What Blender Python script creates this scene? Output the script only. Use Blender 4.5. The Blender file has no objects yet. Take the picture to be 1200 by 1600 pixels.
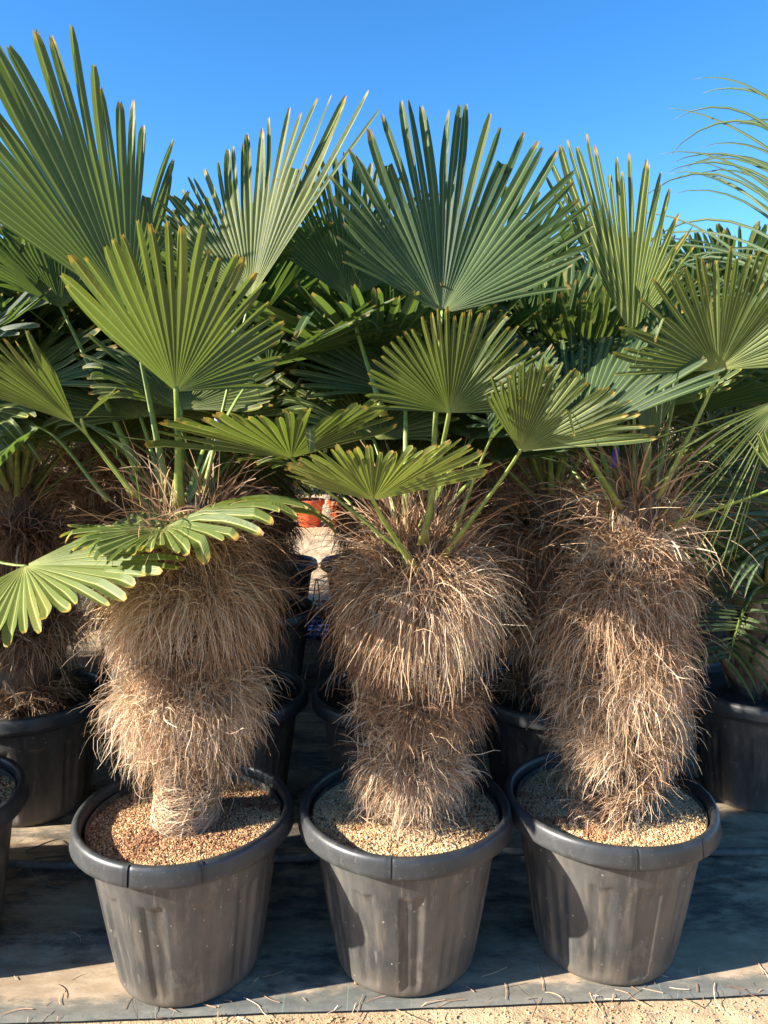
import bpy, math, random
import numpy as np
from mathutils import Vector, Matrix

# ------------------------------------------------------------------ camera, sky, sun, exposure
SC = bpy.context.scene
COL = SC.collection
CAM_H, PITCH, F = 1.439, math.radians(7.73), 1200.0      # metres, downward tilt, focal length in photo pixels
cd = bpy.data.cameras.new('camera'); cam = bpy.data.objects.new('camera', cd); COL.objects.link(cam)
cam.location = (0, 0, CAM_H); cam.rotation_euler = (math.pi/2 - PITCH, 0, 0)
cd.sensor_fit = 'VERTICAL'; cd.sensor_height = 24.0; cd.lens = 24.0*F/1600.0
cd.clip_start = 0.05; cd.clip_end = 400
SC.camera = cam

SUN_EL, SUN_AZ = math.radians(27), math.radians(17)       # azimuth: light travels to the right and this far away from the camera
world = bpy.data.worlds.new('World'); SC.world = world; world.use_nodes = True
wn = world.node_tree; bg = wn.nodes['Background']
sky = wn.nodes.new('ShaderNodeTexSky'); sky.sky_type = 'NISHITA'; sky.sun_disc = False
sky.sun_elevation = SUN_EL; sky.sun_rotation = math.atan2(-math.cos(SUN_AZ), -math.sin(SUN_AZ))
sky.altitude = 800; sky.air_density = 0.85; sky.dust_density = 0.3; sky.ozone_density = 3.2
hs = wn.nodes.new('ShaderNodeHueSaturation'); hs.inputs['Saturation'].default_value = 1.26; wn.links.new(sky.outputs[0], hs.inputs['Color'])
wn.links.new(hs.outputs[0], bg.inputs[0]); bg.inputs[1].default_value = 0.095
sd = bpy.data.lights.new('sun', 'SUN'); sun = bpy.data.objects.new('sun', sd); COL.objects.link(sun)
sd.energy = 5.0; sd.angle = math.radians(0.5); sd.color = (1.0, 0.93, 0.82)
ldir = Vector((math.cos(SUN_AZ)*math.cos(SUN_EL), math.sin(SUN_AZ)*math.cos(SUN_EL), -math.sin(SUN_EL)))
sun.rotation_euler = ldir.to_track_quat('-Z', 'Y').to_euler(); sun.location = (-4, -1, 4)
vs = SC.view_settings; vs.view_transform = 'Standard'; vs.look = 'None'; vs.gamma = 1.0; vs.exposure = 1.78
vs.use_curve_mapping = False
SC.cycles.max_bounces = 6; SC.cycles.diffuse_bounces = 3; SC.cycles.glossy_bounces = 2; SC.cycles.transmission_bounces = 2

# ------------------------------------------------------------------ helpers
rng = np.random.default_rng(7)
CP, SP = math.cos(PITCH), math.sin(PITCH)
def P(px, py, Y):
    """photo pixel -> point on the vertical plane at distance Y"""
    a, b = (px-600)/F, (py-800)/F
    d = np.array([a, CP - b*SP, -SP - b*CP])
    return np.array([0, 0, CAM_H]) + d*(Y/d[1])
def G(px, py, z=0.0):
    """photo pixel -> point on the level plane at height z"""
    a, b = (px-600)/F, (py-800)/F
    d = np.array([a, CP - b*SP, -SP - b*CP])
    return np.array([0, 0, CAM_H]) + d*((z-CAM_H)/d[2])
def unit(v):
    v = np.asarray(v, float); return v/np.maximum(np.linalg.norm(v, axis=-1, keepdims=True), 1e-9)
def vnoise(x, y, seed=0):
    """smooth value noise on arrays"""
    xi, yi = np.floor(x).astype(int), np.floor(y).astype(int); fx, fy = x-xi, y-yi
    def h(a, b):
        n = np.sin(a*127.1 + b*311.7 + seed*74.7)*43758.5453
        return n - np.floor(n)
    fx, fy = fx*fx*(3-2*fx), fy*fy*(3-2*fy)
    return (h(xi, yi)*(1-fx)+h(xi+1, yi)*fx)*(1-fy) + (h(xi, yi+1)*(1-fx)+h(xi+1, yi+1)*fx)*fy - 0.5

def mesh_np(name, v, f, uv=None, col=None, smooth=False, mat=None):
    """mesh from numpy: v (n,3); f (m,k) all of one size, or a list of such arrays; uv per vertex; col per vertex"""
    fs = f if isinstance(f, list) else [f]
    me = bpy.data.meshes.new(name)
    v = np.ascontiguousarray(v, np.float32)
    loops = np.concatenate([a.ravel() for a in fs]).astype(np.int32)
    sizes = np.concatenate([np.full(len(a), a.shape[1]) for a in fs]).astype(np.int32)
    starts = np.concatenate([[0], np.cumsum(sizes)[:-1]]).astype(np.int32)
    me.vertices.add(len(v)); me.vertices.foreach_set('co', v.ravel())
    me.loops.add(len(loops)); me.loops.foreach_set('vertex_index', loops)
    me.polygons.add(len(sizes)); me.polygons.foreach_set('loop_start', starts); me.polygons.foreach_set('loop_total', sizes)
    me.update(calc_edges=True)
    if uv is not None:
        l = me.uv_layers.new(name='UVMap'); l.data.foreach_set('uv', np.ascontiguousarray(uv[loops], np.float32).ravel())
    if col is not None:
        c = np.ones((len(v), 4), np.float32); c[:, :col.shape[1]] = col
        a = me.color_attributes.new('col', 'FLOAT_COLOR', 'POINT'); a.data.foreach_set('color', c.ravel())
    me.polygons.foreach_set('use_smooth', np.full(len(sizes), smooth))
    me.validate()
    if mat: me.materials.append(mat)
    return me
def link(name, me, parent=None):
    o = bpy.data.objects.new(name, me); COL.objects.link(o)
    if parent is not None: o.parent = parent
    return o
def tag(o, label=None, cat=None, group=None, kind=None):
    for k, val in (('label', label), ('category', cat), ('group', group), ('kind', kind)):
        if val: o[k] = val
    return o
def empty(name, loc):
    o = bpy.data.objects.new(name, None); COL.objects.link(o); o.location = loc; o.empty_display_size = 0.1
    return o
def lathe(prof, n=96, mod=None):
    """prof list of (r,z); mod(theta, r, z) -> r"""
    th = np.linspace(0, 2*np.pi, n, endpoint=False); rows = []
    for r, z in prof:
        rr = np.full(n, r) if mod is None else mod(th, r, z)
        rows.append(np.stack([rr*np.cos(th), rr*np.sin(th), np.full(n, z)], -1))
    v = np.concatenate(rows); m = len(prof); i = np.arange(n); j = (i+1) % n; fs = []
    for k in range(m-1): fs.append(np.stack([k*n+i, k*n+j, (k+1)*n+j, (k+1)*n+i], -1))
    return v, np.concatenate(fs)
def tube(pts, rad, n=8, flat=1.0, caps=True):
    """tube along a polyline; flat squashes the section"""
    pts = np.asarray(pts, float); m = len(pts); rad = np.broadcast_to(rad, m)
    t = unit(np.gradient(pts, axis=0)); up = np.array([0, 0, 1.0])
    side = unit(np.cross(t, up) + 1e-6*np.array([1, 0, 0])); nor = np.cross(side, t)
    th = np.linspace(0, 2*np.pi, n, endpoint=False)
    v = pts[:, None] + rad[:, None, None]*(np.cos(th)[None, :, None]*side[:, None] + flat*np.sin(th)[None, :, None]*nor[:, None])
    v = v.reshape(-1, 3); i = np.arange(n); j = (i+1) % n
    f = [np.concatenate([np.stack([k*n+i, k*n+j, (k+1)*n+j, (k+1)*n+i], -1) for k in range(m-1)])]
    if caps: f.append(np.stack([i[::-1], (m-1)*n+i]))
    uv = np.stack([np.tile(i/n, m), np.repeat(np.linspace(0, 1, m), n)], -1)
    return v, f, uv
def smoothcurve(ctrl, m):
    """Catmull-Rom through control points"""
    c = np.asarray(ctrl, float); c = np.vstack([2*c[0]-c[1], c, 2*c[-1]-c[-2]]); k = len(c)-3
    u = np.linspace(0, k-1e-6, m); i = u.astype(int); t = (u-i)[:, None]
    a, b, d, e = c[i], c[i+1], c[i+2], c[i+3]
    return 0.5*((2*b)+(-a+d)*t+(2*a-5*b+4*d-e)*t**2+(-a+3*b-3*d+e)*t**3)

# ------------------------------------------------------------------ materials
class NT:
    def __init__(s, name):
        s.m = bpy.data.materials.new(name); s.m.use_nodes = True; s.t = s.m.node_tree
        s.b = s.t.nodes['Principled BSDF']; s.out = s.t.nodes['Material Output']
    def n(s, typ, **kw):
        x = s.t.nodes.new('ShaderNode'+typ)
        for k, v in kw.items(): setattr(x, k, v)
        return x
    def l(s, a, b): s.t.links.new(a, b)
    def val(s, sock, v):
        if hasattr(v, 'node'): s.l(v, sock)
        else: sock.default_value = v
    def math(s, op, a, b=0.0, clamp=False):
        x = s.n('Math', operation=op, use_clamp=clamp); s.val(x.inputs[0], a); s.val(x.inputs[1], b); return x.outputs[0]
    def ramp01(s, a, lo, hi):
        x = s.n('MapRange'); x.interpolation_type = 'SMOOTHSTEP'; s.val(x.inputs[0], a); x.inputs[1].default_value = lo; x.inputs[2].default_value = hi
        return x.outputs[0]
    def mix(s, f, a, b):
        x = s.n('Mix', data_type='RGBA'); s.val(x.inputs[0], f)
        for q, c in ((6, a), (7, b)): s.val(x.inputs[q], c if hasattr(c, 'node') else (*c, 1))
        return x.outputs[2]
    def coord(s, kind='Object', scale=(1, 1, 1)):
        c = s.n('TexCoord'); mp = s.n('Mapping'); mp.inputs['Scale'].default_value = scale
        s.l(c.outputs[kind], mp.inputs[0]); return mp.outputs[0]
    def noise(s, vec, scale=5, detail=4, rough=0.6):
        x = s.n('TexNoise'); x.inputs['Scale'].default_value = scale; x.inputs['Detail'].default_value = detail; x.inputs['Roughness'].default_value = rough
        if vec is not None: s.l(vec, x.inputs['Vector'])
        return x.outputs[0]
    def bump(s, h, strength, dist=0.01):
        x = s.n('Bump'); x.inputs['Strength'].default_value = strength; x.inputs['Distance'].default_value = dist
        s.l(h, x.inputs['Height']); s.l(x.outputs[0], s.b.inputs['Normal']); return x.outputs[0]
    def col(s, c): s.val(s.b.inputs['Base Color'], c if hasattr(c, 'node') else (*c, 1))
    def rough(s, r): s.val(s.b.inputs['Roughness'], r)

def leaf_material(name, dark, light, rib, tip, trans, tfac=0.32, rough=0.46, tipamt=1.0):
    N = NT(name); uv = N.n('UVMap'); sep = N.n('SeparateXYZ'); N.l(uv.outputs[0], sep.inputs[0]); u, v = sep.outputs[0], sep.outputs[1]
    au = N.math('ABSOLUTE', N.math('SUBTRACT', u, 0.5)); ribm = N.math('SUBTRACT', 1.0, N.ramp01(au, 0.03, 0.12))
    info = N.n('ObjectInfo'); rnd = info.outputs['Random']
    mp = N.n('Mapping'); mp.inputs['Scale'].default_value = (14, 1.2, 1); N.l(uv.outputs[0], mp.inputs[0])
    vein = N.noise(mp.outputs[0], 3.0, 3); blot = N.noise(N.coord('Object'), 9, 3)
    at = N.n('Attribute', attribute_name='col'); sc_ = N.n('SeparateColor'); N.l(at.outputs['Color'], sc_.inputs[0]); seg, seg2 = sc_.outputs[0], sc_.outputs[1]
    base = N.mix(N.ramp01(N.math('ADD', N.math('ADD', N.math('MULTIPLY', blot, 0.5), N.math('MULTIPLY', seg, 0.5)), N.math('MULTIPLY', rnd, 0.35)), 0.25, 0.95), dark, light)
    base = N.mix(N.math('MULTIPLY', N.math('MULTIPLY', N.ramp01(seg, 0.76, 0.82), N.ramp01(v, 0.3, 0.9)), 0.55), base, (0.22, 0.20, 0.05))     # a few yellowing segments
    base = N.mix(N.math('MULTIPLY', N.ramp01(vein, 0.45, 0.75), 0.35), base, light)
    base = N.mix(N.math('MULTIPLY', ribm, 0.75), base, rib)
    hubm = N.math('SUBTRACT', 1.0, N.ramp01(v, 0.0, 0.22)); base = N.mix(N.math('MULTIPLY', hubm, 0.55), base, rib)
    tn = N.math('ADD', v, N.math('SUBTRACT', N.math('MULTIPLY', N.math('SUBTRACT', blot, 0.5), 0.10), N.math('MULTIPLY', seg2, 0.045)))
    tipm = N.math('MULTIPLY', N.ramp01(tn, 0.93, 0.975), tipamt); base = N.mix(tipm, base, tip)
    brown = N.math('MULTIPLY', N.ramp01(tn, 0.962, 0.995), tipamt*0.8); base = N.mix(brown, base, (0.16, 0.085, 0.04))
    # fine pale dust
    dust = N.ramp01(N.noise(N.coord('Object'), 60, 5), 0.62, 0.8); base = N.mix(N.math('MULTIPLY', dust, 0.22), base, (0.30, 0.30, 0.22))
    N.col(base); N.rough(rough); N.b.inputs['Specular IOR Level'].default_value = 0.32
    wave = N.n('TexWave'); wave.inputs['Scale'].default_value = 3.5; wave.inputs['Distortion'].default_value = 0.6; N.l(uv.outputs[0], wave.inputs[0])
    nb = N.bump(wave.outputs[0], 0.25, 0.002)
    tr = N.n('BsdfTranslucent'); tcol = N.mix(N.math('MULTIPLY', ribm, 0.3), N.mix(tipm, trans, (0.42, 0.30, 0.05)), rib); N.l(tcol, tr.inputs[0])
    mx = N.n('MixShader'); mx.inputs[0].default_value = tfac; N.l(N.b.outputs[0], mx.inputs[1]); N.l(tr.outputs[0], mx.inputs[2]); N.l(mx.outputs[0], N.out.inputs[0])
    return N.m
M = {}
M['leaf'] = leaf_material('leaf_green', (0.042, 0.064, 0.017), (0.076, 0.103, 0.027), (0.40, 0.42, 0.12), (0.46, 0.30, 0.05), (0.155, 0.215, 0.024), tipamt=0.85)
M['leaf_blue'] = leaf_material('leaf_deep_green', (0.024, 0.050, 0.018), (0.046, 0.080, 0.027), (0.20, 0.24, 0.08), (0.26, 0.20, 0.08), (0.14, 0.22, 0.03), tipamt=0.7)
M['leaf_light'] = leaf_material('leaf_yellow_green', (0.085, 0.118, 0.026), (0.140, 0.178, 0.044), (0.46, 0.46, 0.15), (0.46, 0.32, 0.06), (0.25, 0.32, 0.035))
M['leaf_silver'] = leaf_material('leaf_grey_green', (0.06, 0.10, 0.045), (0.11, 0.155, 0.075), (0.26, 0.29, 0.13), (0.30, 0.24, 0.12), (0.15, 0.22, 0.06), tipamt=0.6)

def petiole_material():
    N = NT('petiole_yellow_green'); uv = N.n('UVMap'); sep = N.n('SeparateXYZ'); N.l(uv.outputs[0], sep.inputs[0])
    n1 = N.noise(N.coord('Object', (1, 1, 1)), 40, 4)
    c = N.mix(N.ramp01(n1, 0.35, 0.7), (0.13, 0.19, 0.035), (0.24, 0.29, 0.06))
    c = N.mix(N.math('SUBTRACT', 1.0, N.ramp01(sep.outputs[1], 0.0, 0.25)), c, (0.26, 0.24, 0.07))
    N.col(c); N.rough(0.4); N.bump(n1, 0.15, 0.002); return N.m
M['petiole'] = petiole_material()

def fibre_material(name, ramp, trans=0.18):
    N = NT(name); a = N.n('Attribute', attribute_name='col'); sep = N.n('SeparateColor'); N.l(a.outputs['Color'], sep.inputs[0])
    r = N.n('ValToRGB'); N.l(sep.outputs[0], r.inputs[0]); e = r.color_ramp.elements
    e[0].position, e[0].color = 0.0, (*ramp[0], 1); e[1].position, e[1].color = 1.0, (*ramp[-1], 1)
    for k, c in enumerate(ramp[1:-1]): x = e.new((k+1)/(len(ramp)-1)); x.color = (*c, 1)
    N.l(r.outputs[0], N.b.inputs['Base Color']); N.rough(0.62); N.b.inputs['Specular IOR Level'].default_value = 0.3
    tr = N.n('BsdfTranslucent'); N.l(r.outputs[0], tr.inputs[0]); mx = N.n('MixShader'); mx.inputs[0].default_value = trans
    N.l(N.b.outputs[0], mx.inputs[1]); N.l(tr.outputs[0], mx.inputs[2]); N.l(mx.outputs[0], N.out.inputs[0]); return N.m
M['fibre'] = fibre_material('dry_palm_fibre', [(0.085, 0.040, 0.022), (0.26, 0.135, 0.068), (0.43, 0.255, 0.138), (0.60, 0.42, 0.255), (0.72, 0.58, 0.41)])
def trunk_material():
    N = NT('matted_trunk'); co = N.coord('Object', (30, 30, 6)); n1 = N.noise(co, 4, 6, 0.7)
    N.col(N.mix(N.ramp01(n1, 0.3, 0.75), (0.07, 0.045, 0.03), (0.26, 0.18, 0.12))); N.rough(0.9); N.bump(n1, 0.8, 0.01); return N.m
M['trunk'] = trunk_material()

def pot_material():
    N = NT('dusty_black_plastic'); co = N.coord('Object'); info = N.n('ObjectInfo')
    big = N.noise(N.coord('Object', (3, 3, 1)), 2.2, 5, 0.65); streak = N.noise(N.coord('Object', (16, 16, 0.9)), 2, 4, 0.6); fine = N.noise(co, 90, 3, 0.6)
    c = N.mix(N.ramp01(big, 0.35, 0.72), (0.030, 0.032, 0.033), (0.092, 0.086, 0.077))
    c = N.mix(N.math('MULTIPLY', N.ramp01(streak, 0.48, 0.70), 0.6), c, (0.13, 0.105, 0.08))
    vo = N.n('TexVoronoi'); vo.inputs['Scale'].default_value = 55; N.l(co, vo.inputs['Vector'])
    wn_ = N.n('SeparateColor'); N.l(vo.outputs['Color'], wn_.inputs[0])
    speck = N.math('MULTIPLY', N.math('LESS_THAN', vo.outputs['Distance'], 0.13), N.math('GREATER_THAN', wn_.outputs[0], 0.86))
    c = N.mix(N.math('MULTIPLY', speck, 0.7), c, (0.36, 0.33, 0.28))
    c = N.mix(N.math('MULTIPLY', N.ramp01(fine, 0.55, 0.8), 0.3), c, (0.14, 0.125, 0.105))
    smear = N.noise(N.coord('Object', (5, 5, 2.5)), 3.0, 7, 0.75); c = N.mix(N.math('MULTIPLY', N.ramp01(smear, 0.56, 0.66), 0.5), c, (0.17, 0.145, 0.115))
    runs = N.noise(N.coord('Object', (40, 40, 1.2)), 1.5, 3, 0.5); c = N.mix(N.math('MULTIPLY', N.ramp01(runs, 0.62, 0.70), 0.4), c, (0.19, 0.16, 0.125))
    sp = N.n('SeparateXYZ'); N.l(co, sp.inputs[0])           # splashed dust near the foot
    foot = N.math('MULTIPLY', N.math('SUBTRACT', 1.0, N.ramp01(N.math('ADD', sp.outputs[2], N.math('MULTIPLY', big, 0.12)), 0.05, 0.16)), 0.35)
    c = N.mix(foot, c, (0.20, 0.155, 0.105))
    N.col(c); N.val(N.b.inputs['Roughness'], N.math('ADD', 0.36, N.math('MULTIPLY', streak, 0.3))); N.b.inputs['Specular IOR Level'].default_value = 0.5
    N.bump(N.math('ADD', N.math('MULTIPLY', fine, 0.25), N.math('MULTIPLY', big, 0.5)), 0.25, 0.004); return N.m
M['pot'] = pot_material()
def rim_material():
    N = NT('worn_black_rim'); co = N.coord('Object'); n1 = N.noise(co, 7, 5, 0.65); n2 = N.noise(co, 70, 4)
    c = N.mix(N.ramp01(n1, 0.4, 0.75), (0.024, 0.026, 0.028), (0.060, 0.060, 0.058)); c = N.mix(N.math('MULTIPLY', N.ramp01(n2, 0.58, 0.8), 0.45), c, (0.20, 0.17, 0.13))
    N.col(c); N.val(N.b.inputs['Roughness'], N.math('ADD', 0.28, N.math('MULTIPLY', n1, 0.3))); N.bump(n2, 0.12, 0.002); return N.m
M['rim'] = rim_material()
def simple(name, c, rough=0.6, c2=None, scale=8, bump=0.2, stretch=(1, 1, 1), dist=0.005):
    N = NT(name); n1 = N.noise(N.coord('Object', stretch), scale, 5, 0.65)
    N.col(N.mix(N.ramp01(n1, 0.3, 0.7), c, c2 or tuple(x*0.7 for x in c))); N.rough(rough); N.bump(n1, bump, dist); return N.m
M['seam'] = simple('dark_seam', (0.012, 0.012, 0.012), 0.7)
M['soil'] = simple('potting_soil', (0.20, 0.13, 0.075), 0.95, (0.10, 0.06, 0.035), 60, 0.6)
M['soil_dark'] = simple('dark_soil', (0.07, 0.045, 0.028), 0.95, (0.035, 0.022, 0.015), 60, 0.6)  # darker brown soil, used in the pots without gravel
M['grain'] = fibre_material('gravel_grains', [(0.17, 0.055, 0.030), (0.38, 0.19, 0.085), (0.50, 0.33, 0.16), (0.58, 0.44, 0.24), (0.62, 0.54, 0.38)], trans=0.0)
M['terracotta'] = simple('orange_plastic', (0.62, 0.11, 0.03), 0.45, (0.50, 0.085, 0.025), 6, 0.1)
M['pipe'] = simple('dusty_pipe', (0.16, 0.16, 0.14), 0.7, (0.07, 0.07, 0.07), 20, 0.3)
M['tag'] = simple('purple_plastic', (0.07, 0.04, 0.28), 0.5, (0.05, 0.03, 0.22), 20, 0.1)
M['crate'] = simple('blue_plastic', (0.025, 0.06, 0.32), 0.45, (0.02, 0.05, 0.25), 20, 0.1)
M['bark'] = simple('shrub_bark', (0.10, 0.07, 0.045), 0.9, None, 20, 0.6)
M['boot'] = simple('cut_leaf_base', (0.27, 0.21, 0.14), 0.85, (0.12, 0.085, 0.055), 30, 0.5, (3, 3, 1))

def sand_material():
    N = NT('ochre_sand'); co = N.coord('Object'); a = N.noise(co, 1.7, 6, 0.65); b = N.noise(co, 22, 6, 0.7); c3 = N.noise(co, 160, 3, 0.6)
    c = N.mix(N.ramp01(a, 0.35, 0.68), (0.40, 0.27, 0.155), (0.54, 0.40, 0.245)); c = N.mix(N.math('MULTIPLY', N.ramp01(b, 0.5, 0.75), 0.5), c, (0.33, 0.21, 0.12))
    c = N.mix(N.math('MULTIPLY', N.ramp01(c3, 0.55, 0.75), 0.3), c, (0.62, 0.52, 0.38))
    N.col(c); N.rough(0.95); N.b.inputs['Specular IOR Level'].default_value = 0.15
    N.bump(N.math('ADD', b, N.math('MULTIPLY', c3, 0.4)), 0.7, 0.012); return N.m
M['sand'] = sand_material()
def cloth_material():
    N = NT('woven_ground_cloth'); co = N.coord('Object'); big = N.noise(N.coord('Object', (1.2, 3.0, 1)), 1.6, 6, 0.65); mid = N.noise(N.coord('Object', (2, 5, 1)), 6, 6, 0.7); fine = N.noise(co, 120, 3)
    c = N.mix(N.ramp01(mid, 0.35, 0.7), (0.115, 0.095, 0.074), (0.235, 0.200, 0.155))
    # silt dried onto the cloth in patches with sharp shores
    sx = N.n('SeparateXYZ'); N.l(co, sx.inputs[0]); ed = N.math('SUBTRACT', N.math('SUBTRACT', sx.outputs[1], 1.675), N.math('MULTIPLY', sx.outputs[0], 0.0492))
    band = N.math('MULTIPLY', N.ramp01(ed, 0.03, 0.09), N.math('SUBTRACT', 1.0, N.ramp01(ed, 0.12, 0.30)))   # sand washed up against the feet of the pots
    silt = N.ramp01(N.math('ADD', N.math('ADD', big, N.math('MULTIPLY', band, 0.11)), N.math('MULTIPLY', mid, 0.35)), 0.58, 0.74)
    c = N.mix(silt, c, N.mix(N.ramp01(mid, 0.4, 0.7), (0.32, 0.235, 0.15), (0.42, 0.33, 0.225)))
    c = N.mix(N.math('MULTIPLY', N.math('SUBTRACT', 1.0, N.ramp01(N.math('ADD', ed, N.math('MULTIPLY', N.math('SUBTRACT', mid, 0.5), 0.12)), 0.035, 0.075)), 0.8), c, N.mix(mid, (0.07, 0.078, 0.072), (0.17, 0.18, 0.165)))   # wiped cleaner along the hem
    sp = N.n('SeparateXYZ'); N.l(co, sp.inputs[0])
    def lines(axis, step, w):
        f = N.math('FRACT', N.math('DIVIDE', N.math('ADD', sp.outputs[axis], 50.0), step)); return N.math('LESS_THAN', f, w/step)
    ln = N.math('MAXIMUM', lines(0, 0.155, 0.0022), lines(1, 0.31, 0.0022))
    ln = N.math('MULTIPLY', ln, N.math('SUBTRACT', 0.55, N.math('MULTIPLY', silt, 0.5))); c = N.mix(ln, c, (0.16, 0.30, 0.20))
    c = N.mix(N.math('MULTIPLY', N.ramp01(fine, 0.5, 0.8), 0.35), c, (0.24, 0.20, 0.15))
    wv = N.n('TexWave'); wv.inputs['Scale'].default_value = 160; wv.inputs['Distortion'].default_value = 0.4; N.l(co, wv.inputs[0])
    N.col(c); N.rough(0.85); N.b.inputs['Specular IOR Level'].default_value = 0.12
    N.bump(N.math('ADD', N.math('MULTIPLY', wv.outputs[0], 0.12), mid), 0.5, 0.006); return N.m
M['cloth'] = cloth_material()

# ------------------------------------------------------------------ ground
def cloth_edge(x): return 1.675 + 0.0492*x + 0.006*vnoise(x*3.0, x*0+3.3, 5) + 0.004*vnoise(x*11.0, x*0+8.3, 6)
def grid_mesh(name, xs, ys, zf, mat, smooth=True):
    X, Y = np.meshgrid(xs, ys); Z = zf(X, Y); n, m = len(ys), len(xs)
    v = np.stack([X, Y, Z], -1).reshape(-1, 3); a = np.arange(n*m).reshape(n, m)
    f = np.stack([a[:-1, :-1], a[:-1, 1:], a[1:, 1:], a[1:, :-1]], -1).reshape(-1, 4)
    return mesh_np(name, v, f, smooth=smooth, mat=mat)
xs = np.concatenate([np.linspace(-120, -12, 10), np.linspace(-10, -1.7, 30), np.linspace(-1.6, 1.6, 220), np.linspace(1.7, 10, 30), np.linspace(12, 120, 10)])
ys = np.concatenate([np.linspace(-60, 0.4, 14), np.linspace(0.5, 1.25, 8), np.linspace(1.3, 1.75, 60), np.linspace(1.8, 5.2, 12), np.linspace(5.3, 10, 60), np.linspace(10.5, 40, 20), np.linspace(50, 300, 8)])
def ground_z(X, Y):
    rough = 0.010*vnoise(X*6, Y*6, 1) + 0.009*vnoise(X*21, Y*21, 2) + 0.006*vnoise(X*55, Y*55, 3)
    m = np.where(Y < 1.75, 1.0, np.where(Y < 5.3, 0.0, 1.6)); edge = np.clip((cloth_edge(X)-0.0-Y)/0.05, 0, 1)
    return np.where(Y < 1.75, rough*edge - 0.002, rough*m - 0.004) - 0.006*(1-edge)*(Y < 1.75)
g = link('ground', grid_mesh('ground', xs, ys, ground_z, M['sand'])); tag(g, 'dry ochre sandy soil around the nursery bed', 'ground', kind='structure')
def cloth_z(X, Y):
    e = Y - cloth_edge(X)
    w = 0.010*np.abs(vnoise(X*1.5+Y*0.7, Y*9, 11)) + 0.006*vnoise(X*5, Y*16, 12) + 0.003*vnoise(X*17, Y*30, 13)
    far = np.clip((X-0.85)/0.3, 0, 1)*0.030*np.abs(vnoise(X*1.1+3, Y*13, 15))
    return 0.009 + (w+far)*np.clip(e/0.12, 0.12, 1)
cx = np.linspace(-3.4, 3.4, 300); cyu = np.concatenate([np.linspace(0, 0.04, 5), np.linspace(0.05, 1.3, 110), np.linspace(1.35, 3.75, 40)])
X, U = np.meshgrid(cx, cyu); Y = cloth_edge(X) + U; Z = cloth_z(X, Y)
Z = np.where(U < 0.006, 0.002, Z)                        # hem turned down to the soil
a = np.arange(X.size).reshape(X.shape); f = np.stack([a[:-1, :-1], a[:-1, 1:], a[1:, 1:], a[1:, :-1]], -1).reshape(-1, 4)
cl = link('ground_cloth', mesh_np('ground_cloth', np.stack([X, Y, Z], -1).reshape(-1, 3), f, smooth=True, mat=M['cloth']))
tag(cl, 'dusty black woven ground cloth under the pots', 'ground cloth', kind='structure')

# ------------------------------------------------------------------ pots
POT_H, RIM_R = 0.42, 0.275
def panel_mod(seed):
    ph = seed*0.37
    def mod(th, r, z):
        k = 12; u = ((th+ph)*k/(2*np.pi)) % 1.0
        ramp = np.clip((np.abs(u-0.5)-0.20)/0.05, 0, 1)                       # 0 on the panel, 1 on the rib between
        zz = np.clip((z-0.018)/0.02, 0, 1)*np.clip((0.302-z-0.012*(1-np.clip(np.abs(u-0.5)/0.25, 0, 1)))/0.012, 0, 1)
        rib = np.exp(-((u-0.5)/0.035)**2)
        return r - 0.0055*(1-ramp)*zz + 0.0022*rib*zz + 0.0012*np.sin(3*th+seed)
    return mod
def pot_body_mesh(seed, mat):
    zs = np.concatenate([[0.0, 0.004, 0.012], np.linspace(0.018, 0.05, 6), np.linspace(0.08, 0.27, 8), np.linspace(0.282, 0.318, 10), [0.345, 0.372, 0.395]])
    prof = [(0.10, 0.003)] + [(0.180 + (0.241-0.180)*(z/0.395)**0.9 - (0.006 if z == 0 else 0.002 if z == 0.004 else 0), z) for z in zs]
    v, f = lathe(prof, 216, panel_mod(seed)); return mesh_np('pot_body', v, f, smooth=True, mat=mat)
def pot_rim_mesh(seed, seams, mat):
    R = RIM_R; prof = []
    for (r, z) in [(0.2405, 0.366), (0.2435, 0.374), (R-0.012, 0.372), (R-0.003, 0.3705), (R, 0.3735), (R-0.0005, 0.381), (R-0.0035, 0.400), (R-0.0050, 0.410), (R-0.0080, 0.4165), (R-0.0135, 0.4200), (R-0.0195, 0.4200), (R-0.0240, 0.4165), (R-0.0262, 0.408), (R-0.028, 0.39), (R-0.033, 0.35)]:
        prof.append((r, z))
    n = 240
    def mod(th, r, z):
        d = np.zeros_like(th) + r + 0.0016*np.sin(2*th+seed) + 0.0009*np.sin(5*th+seed*2)
        for s in seams:
            q = np.abs(((th - s + np.pi) % (2*np.pi)) - np.pi)
            if z > 0.37 and r > 0.255: d = d - 0.0035*(q < 0.0135)
        return d
    v, f = lathe(prof, n, mod); v[:, 2] += 0.0016*np.sin(np.arctan2(v[:, 1], v[:, 0])*2 + seed*1.7)*(v[:, 2] > 0.36)
    return mesh_np('pot_rim', v, f, smooth=True, mat=mat)
ico_v = None
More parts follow.
